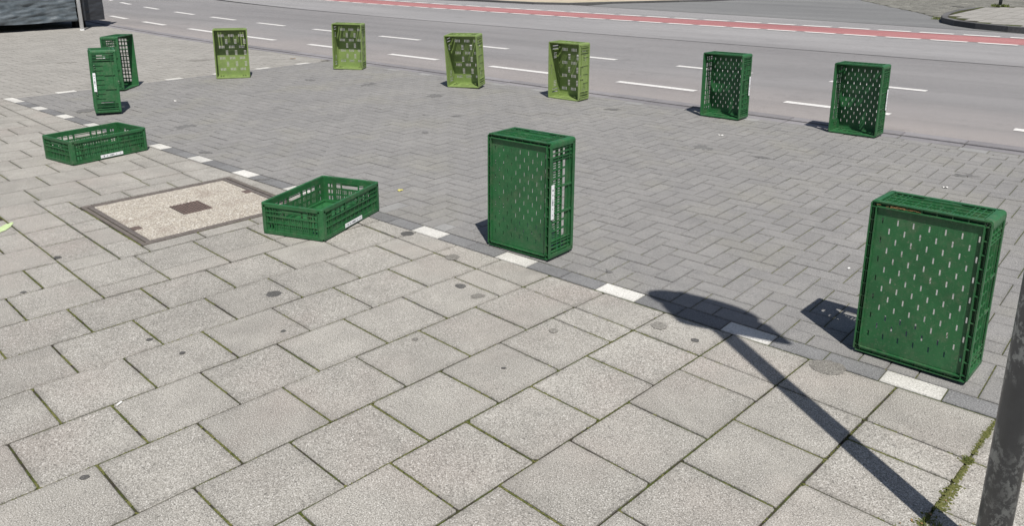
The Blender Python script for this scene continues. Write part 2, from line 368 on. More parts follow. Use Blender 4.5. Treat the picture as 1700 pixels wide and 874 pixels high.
# ---- herringbone parking bay, its border course and the tan forecourt behind it
PIT = .1035
def herring(t0, t1, n0, n1):
    out = []
    for i in range(int((n0 - .065) / PIT) - 3, int((n1 - .065) / PIT) + 3):
        for j in range(int((t0 + .002) / PIT) - 3, int((t1 + .002) / PIT) + 3):
            s4 = (i + j) % 4
            if s4 == 0: r = (i, i + 2, j, j + 1)
            elif s4 == 2: r = (i, i + 1, j, j + 2)
            else: continue
            na, nb, ta, tb = .065 + PIT * r[0], .065 + PIT * r[1], -.002 + PIT * r[2], -.002 + PIT * r[3]
            na, nb, ta, tb = max(na, n0), min(nb, n1), max(ta, t0), min(tb, t1)
            if nb - na > .02 and tb - ta > .02: out.append((na, nb, ta, tb))
    return out
GAP = .0040
def lay(rects, mat, parent, name, stuffname, limit, dz=.0014):
    L = []
    for r in rects:
        cx, cy = (r[2] + r[3]) / 2, (r[0] + r[1]) / 2; L.append((seen(cx, cy), r, cx, cy))
    near = sorted([i for i in L if i[0]], key=lambda i: i[0])[:limit]; ids = {id(i) for i in near}; mb = MB()
    for it in L:
        z, r, cx, cy = it; lx, ly = r[3] - r[2] - GAP, r[1] - r[0] - GAP
        if id(it) in ids: rect_piece(name, cx, cy, lx, ly, 0, mat, parent, .025, .0022, .010, dz, .0035)
        else:
            jx, jy = random.uniform(-.001, .001), random.uniform(-.001, .001)
            V, F, E = prism([(cx - lx / 2 + jx, cy - ly / 2 + jy), (cx + lx / 2 + jx, cy - ly / 2 + jy), (cx + lx / 2 + jx, cy + ly / 2 + jy), (cx - lx / 2 + jx, cy + ly / 2 + jy)], .025, .0022, .010, 0)
            a, b = random.uniform(-.0035, .0035), random.uniform(-.0035, .0035); zz = random.uniform(-dz, dz)
            mb.add([(x, y, z_ + zz + (x - cx) * a + (y - cy) * b) for x, y, z_ in V], F, E)
    if mb.V: mb.build(stuffname, mat, parent, 'stuff')
T0, T1, NE = -6.80, 6.0, 4.14
bay = sheet('parking_bay', [(T0 - .12, -.045), (T1, -.045), (T1, 4.27), (T0 - .12, 4.27)], -.0052, M['sandjoint'])
pale_spots = [(-1.0, .10), (-.74, .17), (-.29, .11)]
R_ = herring(T0, T1, .065, NE)
pale = [r for r in R_ if r[0] < .07 and min(r[1] - r[0], r[3] - r[2]) < .12 and any(abs((r[2] + r[3]) / 2 - x) < .06 for x, _ in pale_spots)]
R_ = [r for r in R_ if r not in pale]
lay(R_, M['brick'], bay, 'paver_brick', 'distant_paver_bricks', 300)
lay(pale, M['faded'], bay, 'pale_paver_brick', 'x', 10)
PER = .6366; wh, dk = [], []
for k in range(-15, 7):
    t = 2.176 + PER * k
    for q in range(3):
        r = (-.042, .061, t + q * PER / 3, t + (q + 1) * PER / 3)
        if r[2] > T0: (wh if q == 0 else dk).append(r)
wh.append((-.042, .061, T0 - .10, T0 + .10))
lay(wh, M['white'], bay, 'white_brick', 'x', 99, .0005); lay(dk, M['dark'], bay, 'border_brick', 'x', 99, .001)
wh, dk, fd, d2 = [], [], [], []
for k in range(-1, 8):
    n_ = .486 + PER * k
    for q in range(3):
        r = (n_ + q * PER / 3, n_ + (q + 1) * PER / 3, T0 - .106, T0)
        if .055 < r[0] and r[1] < 4.26: (wh if q == 0 else dk).append(r)
lay(wh, M['white'], bay, 'white_brick', 'x', 99, .0005); lay(dk, M['tan'], bay, 'back_border_brick', 'x', 99, .0005)
for k in range(-9, 12):
    t = -1.05 + PER * k
    for q in range(3):
        r = (NE, 4.247, t + q * PER / 3, t + (q + 1) * PER / 3)
        if T0 < r[2] and r[3] < T1: (fd if q == 0 and random.random() < .75 else d2).append(r)
lay(fd, M['faded'], bay, 'faded_brick', 'x', 99, .0005); lay(d2, M['brick'], bay, 'edge_brick', 'x', 99, .001)
court = sheet('brick_forecourt', [(-26, -6), (T0 - .12, -6), (T0 - .12, 4.28), (-12, 4.3), (-16, 4.6), (-20, 5.1), (-26, 6.35)], -.0050, M['sandjoint'])
lay([(a, min(b, 4.252 + off(d)), c_, d) for a, b, c_, d in herring(-22, T0 - .11, -.5, 6.6) if a < 4.23 + off(d)], M['tan'], court, 'tan_paver_brick', 'distant_tan_bricks', 300, .0016)
# ---- gutter
gut = strip('gutter', 4.25, 4.56, -34, 8, -.012, M['joint'], kind='structure')
L = []
t = -26.
while t < 6:
    for a, b in ((4.258, 4.405), (4.411, 4.555)):
        o0, o1 = off(t), off(t + .5); P = [(t + .003, a + o0), (t + .497, a + o1), (t + .497, b + o1), (t + .003, b + o0)]
        L.append((seen(t, a), P, b))
    t += .5
near = {id(i) for i in sorted([i for i in L if i[0]], key=lambda i: i[0])[:160]}; mb = MB()
for it in L:
    if id(it) in near: poly_piece('gutter_stone', it[1], M['gutter'], gut, .02, .004, .015).location.z += (.004 if it[2] > 4.5 else -.006)
    else: mb.add(*prism(it[1], .02, .004, .015, -.001))
mb.build('distant_gutter_stones', M['gutter'], gut, 'stuff')

# ---- road, cycle lane and markings
road = strip('road', 4.50, 10.10, -60, 40, -.006, M['road'], kind='structure')
road2 = strip('road_far_lane', 10.10, 16.9, -60, 40, -.006, M['road2'], kind='structure', k=.9)
strip('tar_seam', 10.09, 10.125, -40, 30, -.0025, M['seam'], road)
lane = strip('cycle_lane', 13.24, 14.40, -60, 40, -.002, M['red'], kind='structure', k=.5)
for a, b in [(-20.4, -19.25), (-18.05, -16.8), (-15.7, -14.45), (-13.25, -12.1), (-11.02, -9.92)] + [(-8.88 + 2.115 * i, -8.88 + 2.115 * i + 1.06) for i in range(8)]:
    strip('lane_dash', 5.27, 5.39, a, b, -.002, M['line'], road)
for a, b in [(-26.1, -24.83), (-23.53, -22.3), (-20.79, -19.5), (-18.17, -16.87), (-15.81, -14.52), (-13.45, -12.3), (-11.2, -10.1)] + [(-9.05 + 2.12 * i, -9.05 + 2.12 * i + 1.1) for i in range(8)]:
    strip('lane_dash', 7.0, 7.12, a, b, -.002, M['line'], road)
for i in range(-30, 12):
    strip('lane_dash', 13.04, 13.20, -4.05 + .772 * i, -4.05 + .772 * i + .61, .002, M['line'], lane, k=.5)
    strip('lane_dash', 14.44, 14.62, -3.08 + .785 * i, -3.08 + .785 * i + .62, .002, M['line'], lane, k=.5)
sheet('side_street', [(-11.3, 16.86), (-9, 16.66), (-5.45, 16.3), (-3.8, 16.1), (-2.5, 15.95), (-.7, 15.65), (.15, 15.55), (6, 15.5), (6, 60), (-6, 60), (-8.2, 34), (-8.6, 26), (-9.59, 21.38), (-11.31, 18.21)], -.001, M['side'])
# verge with kerb
vk = [(-60, 15), (-30, 14.6), (-19.84, 15.6), (-15.71, 16.45), (-13.0, 16.48), (-11.97, 16.91), (-11.31, 18.21), (-9.59, 21.38), (-8.6, 26), (-8.2, 34), (-8, 60)]
verge = sheet('verge', vk + [(-60, 60)], .05, M['sand'])
def kerb(parent, pts, w_, z0, z1, mat, step=.5):
    P = []
    for i in range(len(pts) - 1):
        a, b = Vector(pts[i]), Vector(pts[i + 1]); m_ = max(1, int((b - a).length / step)); P += [a.lerp(b, j / m_) for j in range(m_)]
    P.append(Vector(pts[-1]))
    for i in range(len(P) - 1):
        a, b = P[i], P[i + 1]
        def nrm(k):
            d = (P[min(k + 1, len(P) - 1)] - P[max(k - 1, 0)]).normalized(); return Vector((-d.y, d.x))
        g = (b - a).normalized() * .004
        Q = [tuple(a + g), tuple(b - g), tuple(b - g + nrm(i + 1) * w_), tuple(a + g + nrm(i) * w_)]
        poly_piece('kerb_stone', Q, mat, parent, z1 - z0, .008, .02).location.z = z1
kerb(verge, vk[2:9], .12, -.05, .06, M['kerb'], 1.0)
# kerbed island with its post
ik = [(-2.05, 21.6), (-2.15, 20.2), (-2.1, 19.0), (-1.95, 17.95), (-1.75, 17.2), (-1.35, 16.55), (-.85, 16.05), (-.2, 15.68), (.5, 15.45), (1.6, 15.3), (6, 15.2)]
isl = sheet('traffic_island', ik + [(6, 23.5), (-1.0, 22.9), (-1.6, 22.4)], .112, M['joint'])
kerb(isl, ik, .13, -.05, .12, M['kerb'], .55)
mb = MB()
def inside(x, y, P):
    c_ = False
    for i in range(len(P)):
        (x1, y1), (x2, y2) = P[i - 1], P[i]
        if (y1 > y) != (y2 > y) and x < (x2 - x1) * (y - y1) / (y2 - y1) + x1: c_ = not c_
    return c_
ip = ik + [(6, 23.5), (-1.0, 22.9), (-1.6, 22.4)]
x = -2.4
while x < 5:
    y = 15.2
    while y < 23.3:
        Q = [(x + .004, y + .004), (x + .296, y + .004), (x + .296, y + .296), (x + .004, y + .296)]
        if all(inside(px + dx, py + dy, ip) for px, py in Q for dx, dy in ((-.14, 0), (.1, 0), (0, -.14), (0, .1))): mb.add(*prism(Q, .01, .003, .03, .121 + random.uniform(-.002, .002)))
        y += .3
    x += .3
mb.build('island_slabs', M['tan'], isl, 'stuff')
# cobbled street behind the island
cp = [(-8.2, 30), (-6.1, 25.2), (-4.55, 22.65), (-3.05, 20.3), (-2.22, 18.7), (-2.15, 19.0), (-2.2, 20.2), (-2.1, 21.6), (-1.65, 22.5), (-1.0, 23.0), (4, 23.6), (6, 40), (-8.2, 40)]
cob = sheet('cobbled_street', cp, .004, M['joint'])
mb = MB(); y = 18.6; r_ = 0
while y < 33:
    x = -8.3 + (r_ % 2) * .09
    while x < 4:
        lw = random.uniform(.15, .2)
        if inside(x + lw / 2, y + .06, cp):
            Q = [(x + .006, y + .006), (x + lw - .006, y + .006 + random.uniform(0, .01)), (x + lw - .006, y + .124), (x + .006, y + .124)]; mb.add(*prism(Q, .02, .012, 0, .02 + random.uniform(-.006, .006)))
        x += lw
    y += .13; r_ += 1
mb.build('cobble_stones', M['cobble'], cob, 'stuff')

# ------------------------------------------------------------------ service cover in the sidewalk
def frame_box(mb, a0, a1, b0, b1, z0, z1):   # bar in slab units
    P = [AB(a0, b0), AB(a0, b1), AB(a1, b1), AB(a1, b0)]
    V, F, E = prism(P if True else P, z1 - z0, .002, 0, z1); mb.add(V, F, E)
mh = thing('manhole_cover', 'large square service cover filled with pale pebbly concrete, small rusty grate in its middle', 'manhole cover', (*AB(2.77, -5.28), 0))
inv = Matrix.Translation(-Vector(mh.location))
def mpart(mb, name, mat, parent=mh):
    o = mb.build(name, mat, parent); me = o.data; me.transform(inv); return o
A0, A1, B0, B1 = 1.245, 4.29, -6.77, -3.79
for nm, r in (('frame_bar', (A0, A0 + .075, B0, B1)), ('frame_bar', (A1 - .075, A1, B0, B1)), ('frame_bar', (A0 + .08, A1 - .08, B0, B0 + .075)), ('frame_bar', (A0 + .08, A1 - .08, B1 - .075, B1)),
              ('cover_rim', (A0 + .10, A0 + .19, B0 + .1, B1 - .1)), ('cover_rim', (A1 - .19, A1 - .10, B0 + .1, B1 - .1)), ('cover_rim', (A0 + .195, A1 - .195, B0 + .1, B0 + .15)), ('cover_rim', (A0 + .195, A1 - .195, B1 - .15, B1 - .1))):
    q_ = MB(); frame_box(q_, *r, -.02, .0025 if nm == 'frame_bar' else .001); mpart(q_, nm, M['steel'])
q_ = MB(); frame_box(q_, A0 + .2, A1 - .2, B0 + .155, B1 - .155, -.03, -.001); mpart(q_, 'concrete_infill', M['aggregate'])
q_ = MB(); random.seed(3)                    # pebbles standing proud of the infill
for i in range(5200):
    a, b = random.uniform(A0 + .23, A1 - .23), random.uniform(B0 + .18, B1 - .18)
    if 2.42 < a < 3.06 and -5.62 < b < -4.88: continue
    x, y = AB(a, b); r = random.uniform(.0022, .0048); k = random.uniform(0, 1.5); cs, sn = math.cos(k) * r, math.sin(k) * r
    q_.add([(x + cs, y + sn, -.001), (x - sn, y + cs * .8, -.001), (x - cs, y - sn, -.001), (x + sn, y - cs * .8, -.001), (x + r * .2, y, -.001 + r * .55)], [(0, 1, 4), (1, 2, 4), (2, 3, 4), (3, 0, 4)])
o = mpart(q_, 'pebbles', M['aggregate']); o['kind'] = 'stuff'
gr = MB(); frame_box(gr, 2.46, 3.03, -5.58, -4.9, -.012, .0005); go = mpart(gr, 'grate', M['black'])
for i in range(9):
    q_ = MB(); a = 2.475 + i * .0655; frame_box(q_, a, a + .03, -5.57, -4.91, -.004, .004); o = q_.build('grate_bar', M['iron'], go); o.data.transform(inv)
for i in range(9):
    q_ = MB(); b = -5.56 + i * .0785; frame_box(q_, 2.47, 3.02, b, b + .03, -.005, .0033); o = q_.build('grate_bar', M['iron'], go); o.data.transform(inv)
for a, b in ((1.44, -4.85), (3.95, -5.55)):
    q_ = MB(); frame_box(q_, a, a + .16, b, b + .2, -.01, .002); mpart(q_, 'lifting_socket', M['iron'])

q_ = MB()                                     # serrated tread along the frame
for e in range(4):
    for i in range(46):
        t_ = .02 + i / 46 * .96
        if e < 2: a = A0 + .012 if e == 0 else A1 - .063; b = B0 + t_ * (B1 - B0); P = (a, a + .05, b, b + .022)
        else: b = B0 + .012 if e == 2 else B1 - .063; a = A0 + t_ * (A1 - A0); P = (a, a + .022, b, b + .05)
        frame_box(q_, *P, 0, .0055)
o = mpart(q_, 'frame_tread', M['steel']); o['kind'] = 'stuff'

# ------------------------------------------------------------------ crates
def panel(mb, xs_holes, U, W_, place, th):
    """flat plate U x W_ (origin at corner) with rectangular holes (u0,u1,v0,v1); place maps (u, v, d) -> xyz"""
    us = sorted({0., U} | {round(h[i], 5) for h in xs_holes for i in (0, 1)}); vs = sorted({0., W_} | {round(h[i], 5) for h in xs_holes for i in (2, 3)})
    us = [u for u in us if 0 <= u <= U]; vs = [v_ for v_ in vs if 0 <= v_ <= W_]
    nu, nv = len(us) - 1, len(vs) - 1
    sol = [[True] * nv for _ in range(nu)]
    ui = {u: i for i, u in enumerate(us)}; vi = {v_: i for i, v_ in enumerate(vs)}
    for h in xs_holes:
        for i in range(ui[round(h[0], 5)], ui[round(h[1], 5)]):
            for j in range(vi[round(h[2], 5)], vi[round(h[3], 5)]): sol[i][j] = False
    idx = {}
    def vtx(i, j, d):
        k = (i, j, d)
        if k not in idx: idx[k] = len(mb.V); mb.V.append(tuple(place(us[i], vs[j], d * th))); mb.E.append(0.)
        return idx[k]
    for i in range(nu):                      # merge runs along v to keep the plate light
        for j in range(nv):
            if not sol[i][j]: continue
            mb.F.append((vtx(i, j, 0), vtx(i, j + 1, 0), vtx(i + 1, j + 1, 0), vtx(i + 1, j, 0)))
            mb.F.append((vtx(i, j, 1), vtx(i + 1, j, 1), vtx(i + 1, j + 1, 1), vtx(i, j + 1, 1)))
            for di, dj, a, b in ((-1, 0, (i, j), (i, j + 1)), (1, 0, (i + 1, j + 1), (i + 1, j)), (0, 1, (i, j + 1), (i + 1, j + 1)), (0, -1, (i + 1, j), (i, j))):
                x, y = i + di, j + dj
                if not (0 <= x < nu and 0 <= y < nv and sol[x][y]): mb.F.append((vtx(*a, 0), vtx(*a, 1), vtx(*b, 1), vtx(*b, 0)))
def holes_slotted_base():
    H = []; U, W_ = .564, .364
    for r in range(13):
        for c_ in range(13):
            if (r + c_) % 2: continue
            u = .050 + r * .0371; v_ = .024 + c_ * .0264
            if u + .023 < U - .01 and v_ + .006 < W_ - .012: H.append((u, u + .022, v_, v_ + .0055))
    return H
def holes_mesh_base():
    return [(.02 + i * .0445, .02 + i * .0445 + .036, .018 + j * .0415, .018 + j * .0415 + .033) for i in range(12) for j in range(8)]
def holes_woven_base():
    H = []
    for r in range(4):
        u = .068 + r * .139
        for c_ in range(3):                   # wide groups
            v_ = .030 + c_ * .118
            for k in range(4): H.append((u - .016, u + .016, v_ - .004 + k * .0175, v_ - .004 + k * .0175 + .0085))
        if r < 3:
            for c_ in range(4):               # tall groups
                v_ = .006 + c_ * .107
                for k in range(4): H.append((u + .0380 + k * .0160, u + .0460 + k * .0160, v_, v_ + .028))
    return [x for x in H if x[3] < .35 and x[2] > .004]
def holes_side(U, h, kind, long_):
    H = []; z1 = h - .030
    if kind == 'grid' and long_: return [(.04 + i * .042, .04 + i * .042 + .030, .036 + j * .0335, .036 + j * .0335 + .0225) for i in range(12) for j in range(3)]
    if kind == 'grid': kind = 'mesh'
    def lad(u):                               # ladder of square openings at each end
        for k in range(3): H.append((u, u + .013, .034 + k * .040, .034 + k * .040 + .024)); H.append((u + .019, u + .032, .034 + k * .040, .034 + k * .040 + .024))
    lad(.030); lad(U - .062)
    u0, u1 = .085, U - .085
    if kind == 'lime':
        m_ = 4 if long_ else 2; wd = (u1 - u0) / m_
        for i in range(m_):
            if i in (0, m_ - 1):
                for k in range(4): H.append((u0 + i * wd + .016 + k * .017, u0 + i * wd + .022 + k * .017, .060, .112))
        if not long_: H.append((U / 2 - .05, U / 2 + .05, h - .055, h - .033))
        else: H.append((U / 2 - .05, U / 2 + .05, h - .050, h - .033))
        H = [x for x in H if .08 < x[0] and x[1] < U - .08]
        for k in range(2):
            for e in (0, 1): u = .034 + k * .028; u = u if e == 0 else U - u - .014; H.append((u, u + .014, .028, h - .060))
        return H
    m_ = 9 if long_ else 5; wd = (u1 - u0) / m_
    if kind == 'mesh':
        H = []
        for e in (0, 1):
            for k in range(3):
                u = .032 + k * .026; u = u if e == 0 else U - u - .013; H.append((u, u + .013, .060, z1 - .012))
        for k in range(4):
            for e in (0, 1): u = .125 + k * .022; u = u if e == 0 else U - u - .012; H.append((u, u + .012, .030, .046))
        return H
    for i in range(m_):
        for k in range(3):
            for a, b in ((.040, .066), (.076, .102)): H.append((u0 + i * wd + .007 + k * .0125, u0 + i * wd + .0125 + k * .0125, a, b))
    if long_:
        segs = [(0, 1), (1, 2), (2, 3), (3, 6), (6, 7), (7, 8), (8, 9)]
    else: segs = [(0, 1), (1, 4), (4, 5)]
    for a, b in segs: H.append((u0 + a * wd + .005, u0 + b * wd - .005, .114, min(.144, z1 - .008)))
    return H
protos = {}
def crate_meshes(kind, h):
    key = (kind, h)
    if key in protos: return protos[key]
    mt = M['lime'] if kind == 'lime' else M['green']; P = []
    # base panel, inset a little above the stacking ring
    mb = MB(); H = {'slotted': holes_slotted_base, 'mesh': holes_mesh_base, 'grid': holes_mesh_base, 'lime': holes_woven_base}[kind]()
    H = [x for x in H if x[1] < .548 and x[3] < .349]
    panel(mb, H, .557, .357, lambda u, v_, d: (u - .2785, v_ - .1785, .0105 + d), .0035); P.append(('base_panel', mb.mesh('base_panel', mt), None))
    # stacking ring: a thin double lip round the base
    mb = MB()
    for s_ in (-1, 1):
        y = s_ * .176; mb.box(-.276, .276, y - .0022, y + .0022, .0, .0085)
        x = s_ * .278; mb.box(x - .0022, x + .0022, -.174, .174, .0, .0085)
        y = s_ * .1960; mb.box(-.290, .290, y - .0022, y + .0022, .004, .0165)
        x = s_ * .2960; mb.box(x - .0022, x + .0022, -.190, .190, .004, .0165)
        for i in range(12): xx = -.275 + i * .05; y = s_ * .186; mb.box(xx - .0018, xx + .0018, y - .0078, y + .0078, .008, .0150)
        for i in range(8): yy = -.175 + i * .05; x = s_ * .286; mb.box(x - .0078, x + .0078, yy - .0018, yy + .0018, .008, .0150)
    P.append(('stacking_ring', mb.mesh('stacking_ring', mt), None))
    mb = MB()
    for s_ in (-1, 1):                        # floor of the slot that runs round the stacking ring
        a, b = sorted((s_ * .1765, s_ * .1868)); mb.box(-.286, .286, a, b, .0280, .0298)
        a, b = sorted((s_ * .1765, s_ * .1780)); mb.box(-.276, .276, a, b, .0145, .0279)
        a, b = sorted((s_ * .2765, s_ * .2868)); mb.box(a, b, -.176, .176, .0280, .0298)
        a, b = sorted((s_ * .2765, s_ * .2780)); mb.box(a, b, -.176, .176, .0145, .0279)
    P.append(('ring_floor', mb.mesh('ring_floor', mt), None))
    # walls
    for long_ in (True, False):
        U = .572 if long_ else .372
        for s_ in (-1, 1):
            H = holes_side(U, h, kind if kind != 'grid' or s_ < 0 else 'mesh', long_)
            mb = MB(); zb = .014
            f = (lambda u, v_, d, s_=s_: (u - .286, s_ * (.190 - d), zb + v_)) if long_ else (lambda u, v_, d, s_=s_: (s_ * (.290 - d), u - .186, zb + v_))
            Hh = [(a, b, c_ - zb, min(d, h - .022) - zb) for a, b, c_, d in H]
            k0 = len(mb.F); panel(mb, Hh, U, h - zb - .004, f, .0032)
            # ribs outside
            def rib(u0, u1, z0, z1, dpt):
                c_ = (u0 - U / 2, u1 - U / 2); a, b = sorted((s_ * .1895, s_ * (.1895 + dpt))) if long_ else sorted((s_ * .2895, s_ * (.2895 + dpt)))
                if long_: mb.box(c_[0], c_[1], a, b, z0, z1)
                else: mb.box(a, b, c_[0], c_[1], z0, z1)
            rib(.012, U - .012, .0175, .0235, .0085)
            if kind == 'grid' and long_: pass
            elif kind in ('lime', 'mesh'):
                for u in (.028, .054, .082, U - .082, U - .054, U - .028): rib(u - .003, u + .003, .0245, h - .024, .0095)
            else: rib(.012, U - .012, .0695, .0725, .0065); rib(.012, U - .012, .106, .110, .0075)
            rib(.012, U - .012, h - .048, h - .0445, .008)
            for u in (.024, .046, .066, .080, U - .080, U - .066, U - .046, U - .024): rib(u - .0015, u + .0015, .0240, h - .026, .0072)
            m_ = 9 if long_ else 5; wd = (U - .17) / m_
            for i in range(1, m_):
                if kind == 'lime' and i % 2: continue
                u = .085 + i * wd; rib(u - .0018, u + .0018, .0240, .1055, .0058)
            if long_:
                for u in (.085 + 3 * wd, .085 + 6 * wd): rib(u - .005, u + .005, .1105, h - .026, .0085)
            else: rib(U / 2 - .062, U / 2 + .062, h - .0435, h - .034, .0088)
            P.append(('long_side' if long_ else 'short_side', mb.mesh('side', mt), None))
    # corner posts: L profiles with a chamfer
    for sx in (-1, 1):
        for sy in (-1, 1):
            mb = MB(); pr = [(.300, .182), (.298, .192), (.292, .198), (.282, .200), (.270, .200), (.270, .193), (.286, .192), (.2915, .186), (.293, .170), (.300, .170)]
            pr = [(sx * x, sy * y) for x, y in pr]
            if sx * sy < 0: pr = pr[::-1]
            n = len(pr); V = [(x, y, z) for z in (.013, h - .012) for x, y in pr]
            mb.add(V, [tuple(range(n))] + [tuple(range(2 * n - 1, n - 1, -1))] + [(i, n + i, n + (i + 1) % n, (i + 1) % n) for i in range(n)])
            P.append(('corner_post', mb.mesh('corner_post', mt), None))
    # rim: hollow rounded frame
    mb = MB(); n = 24
    def loop(rx, ry, r, z):
        L = []
        for q, (cx, cy) in enumerate(((rx - r, ry - r), (-rx + r, ry - r), (-rx + r, -ry + r), (rx - r, -ry + r))):
            for k in range(6): a = math.pi / 2 * (q + k / 5); L.append((cx + r * math.cos(a), cy + r * math.sin(a), z))
        return L
    LL = [loop(.3, .2, .016, h - .022), loop(.3, .2, .016, h - .003), loop(.2985, .1985, .0145, h), loop(.2880, .1880, .007, h), loop(.2865, .1865, .0055, h - .003), loop(.2865, .1865, .0055, h - .010), loop(.296, .196, .012, h - .010), loop(.296, .196, .012, h - .022)]
    V = [p for l in LL for p in l]; F = []
    for k in range(len(LL)):
        for i in range(n): F.append((k * n + i, k * n + (i + 1) % n, ((k + 1) % len(LL)) * n + (i + 1) % n, ((k + 1) % len(LL)) * n + i))
    mb.add(V, F)
    if kind != 'lime':                       # cover the hinge gap between rim and wall
        for s_ in (-1, 1):
            a, b = sorted((s_ * .1865, s_ * .190)); mb.box(-.283, .283, a, b, h - .018, h - .0095)
            a, b = sorted((s_ * .2865, s_ * .290)); mb.box(a, b, -.183, .183, h - .018, h - .0095)
    P.append(('rim', mb.mesh('rim', mt), None))
    protos[key] = P; return P
_lab = {}
def label_mesh(which):
    if which in _lab: return _lab[which]
    mb = MB()
    if which == 'label': mb.box(-.088, .088, -.0010, .0010, -.0115, .0115)
    else:
        random.seed(11); x = -.076
        while x < .070:
            w_ = random.choice((.0015, .003, .0045, .008)); hh = random.choice((.004, .0055, .003))
            if random.random() < .55: mb.box(x, x + w_, -.0004, .0004, -hh, hh)
            x += w_ + .002
    _lab[which] = mb.mesh(which, M['label'] if which == 'label' else M['print']); return _lab[which]
def crate(kind, h, x, y, yaw, pose, label, lean=0., roll=0., labels=(1,), W_=.4, D=None, k=1.012, group='plastic crates set out in a ring'):
    """pose: 'lying', 'base_front', 'rim_front', 'side_front' (long wall towards the viewer). x, y = near left foot corner"""
    D = h if D is None else D
    if pose == 'lying': L = Matrix.Translation((.3, .2, 0)); box = (.6, .4, h)
    elif pose == 'base_front': L = Matrix(((0, 1, 0, .2), (0, 0, 1, 0), (1, 0, 0, .3), (0, 0, 0, 1))); box = (.4, h, .6)
    elif pose == 'rim_front': L = Matrix(((0, -1, 0, .2), (0, 0, -1, h), (1, 0, 0, .3), (0, 0, 0, 1))); box = (.4, h, .6)
    else: L = Matrix(((0, 0, 1, 0), (0, -1, 0, .2), (1, 0, 0, .3), (0, 0, 0, 1))); box = (h, .4, .6)
    Rt = Matrix.Rotation(roll, 4, 'Y') @ Matrix.Rotation(lean, 4, 'X')
    zs = [(Rt @ Vector((i * box[0], j * box[1], 0))).z for i in (0, 1) for j in (0, 1)]
    cen = Vector((box[0] / 2, box[1] / 2, 0))
    root = thing('plastic_crate', label, 'crate', (0, 0, 0), yaw, group)
    Rz = Matrix.Rotation(yaw, 4, 'Z'); g = Rz @ Vector((cen.x, cen.y, 0)) * k; root.location = (x + g.x, y + g.y, .0015)
    local = Matrix.Scale(k, 4) @ Matrix.Translation((-cen.x, -cen.y, -min(zs))) @ Rt @ L
    for nm, me, _ in crate_meshes(kind, h): o = link(nm, me, root); o.matrix_local = local
    for s_ in labels:
        o = link('label', label_mesh('label'), root); lm = local @ Matrix.Translation((0.0, s_ * .2010, .0245)) @ (Matrix.Identity(4) if s_ < 0 else Matrix.Rotation(math.pi, 4, 'Z')); o.matrix_local = lm
        p = link('barcode', label_mesh('barcode'), o, kind='stuff'); p.matrix_local = Matrix.Translation((0, -.0011, 0))
    return root
dg = math.radians
crate('slotted', .200, 2.024, .121, dg(-1.8), 'base_front', 'largest, nearest dark green crate, upright beside the grey post with its slotted base facing forward', dg(-1.8), dg(-.7), labels=(), k=1.03)
crate('slotted', .215, .121, .060, dg(2.2), 'base_front', 'dark green crate upright in the middle, slotted base forward, white label down its corner', dg(-1.0), dg(-.3), labels=(1,), k=1.025)
crate('slotted', .181, -.577, -.492, dg(109.7), 'lying', 'dark green crate lying flat and open upward beside the square service cover', labels=(-1,))
crate('slotted', .181, -3.318, -.716, dg(96.8), 'lying', 'dark green crate lying flat at the far left, below the two upright left crates', labels=(-1,))
crate('slotted', .200, -.730, 4.033, dg(0), 'rim_front', 'dark green crate upright at the road edge, open forward, next after the light green ones', dg(-.8), dg(-.7), labels=(-1,))
crate('slotted', .200, .478, 4.107, dg(-.8), 'rim_front', 'dark green crate upright at the road edge, open side forward, last in the back row', dg(-.8), dg(-.7), labels=(-1,))
crate('lime', .195, -2.469, 3.865, dg(1.6), 'rim_front', 'rightmost light green crate, upright at the road edge, its interior in shadow', labels=())
crate('lime', .195, -3.796, 3.644, dg(21.2), 'rim_front', 'light green crate leaning slightly left at the road edge, ribbed side turned to the right', dg(4.5), dg(-1.3), labels=())
crate('lime', .200, -6.017, 3.681, dg(34.7), 'rim_front', 'light green crate, half lit inside, at the far corner of the bay by the road', 0, dg(1.0), labels=())
crate('lime', .200, -6.412, 2.194, dg(58.4), 'rim_front', 'leftmost light green crate, half lit inside, standing near the white brick line', 0, dg(.7), labels=())
crate('grid', .200, -6.366, 1.035, dg(132.5), 'rim_front', 'dark green crate with square mesh wall, half hidden behind another upright crate', dg(-.6), dg(1.0), labels=(1, -1))
crate('mesh', .228, -5.125, .200, dg(69.5), 'side_front', 'dark green crate upright, ribbed long side in view, in front of the mesh wall crate', dg(-2.2), dg(1.5), labels=(1,))

mb = MB(); random.seed(5)
for i in range(70):
    bx, by, bz = 2.13 + random.gauss(0, .026), .141 + random.uniform(-.002, .012), .6075 + random.uniform(0, .005); a = random.uniform(-.7, .7); l = random.uniform(.003, .012)
    mb.tube([(bx - l, by - math.sin(a) * l * .5, bz), (bx, by, bz + .002), (bx + l, by + math.sin(a) * l * .5, bz + random.uniform(-.001, .003))], .0009, 4, False)
tag(mb.build('dry_twigs', M['twig'], None, 'stuff'), 'dry brown plant bits caught on the upper lip of the nearest upright crate', 'debris')

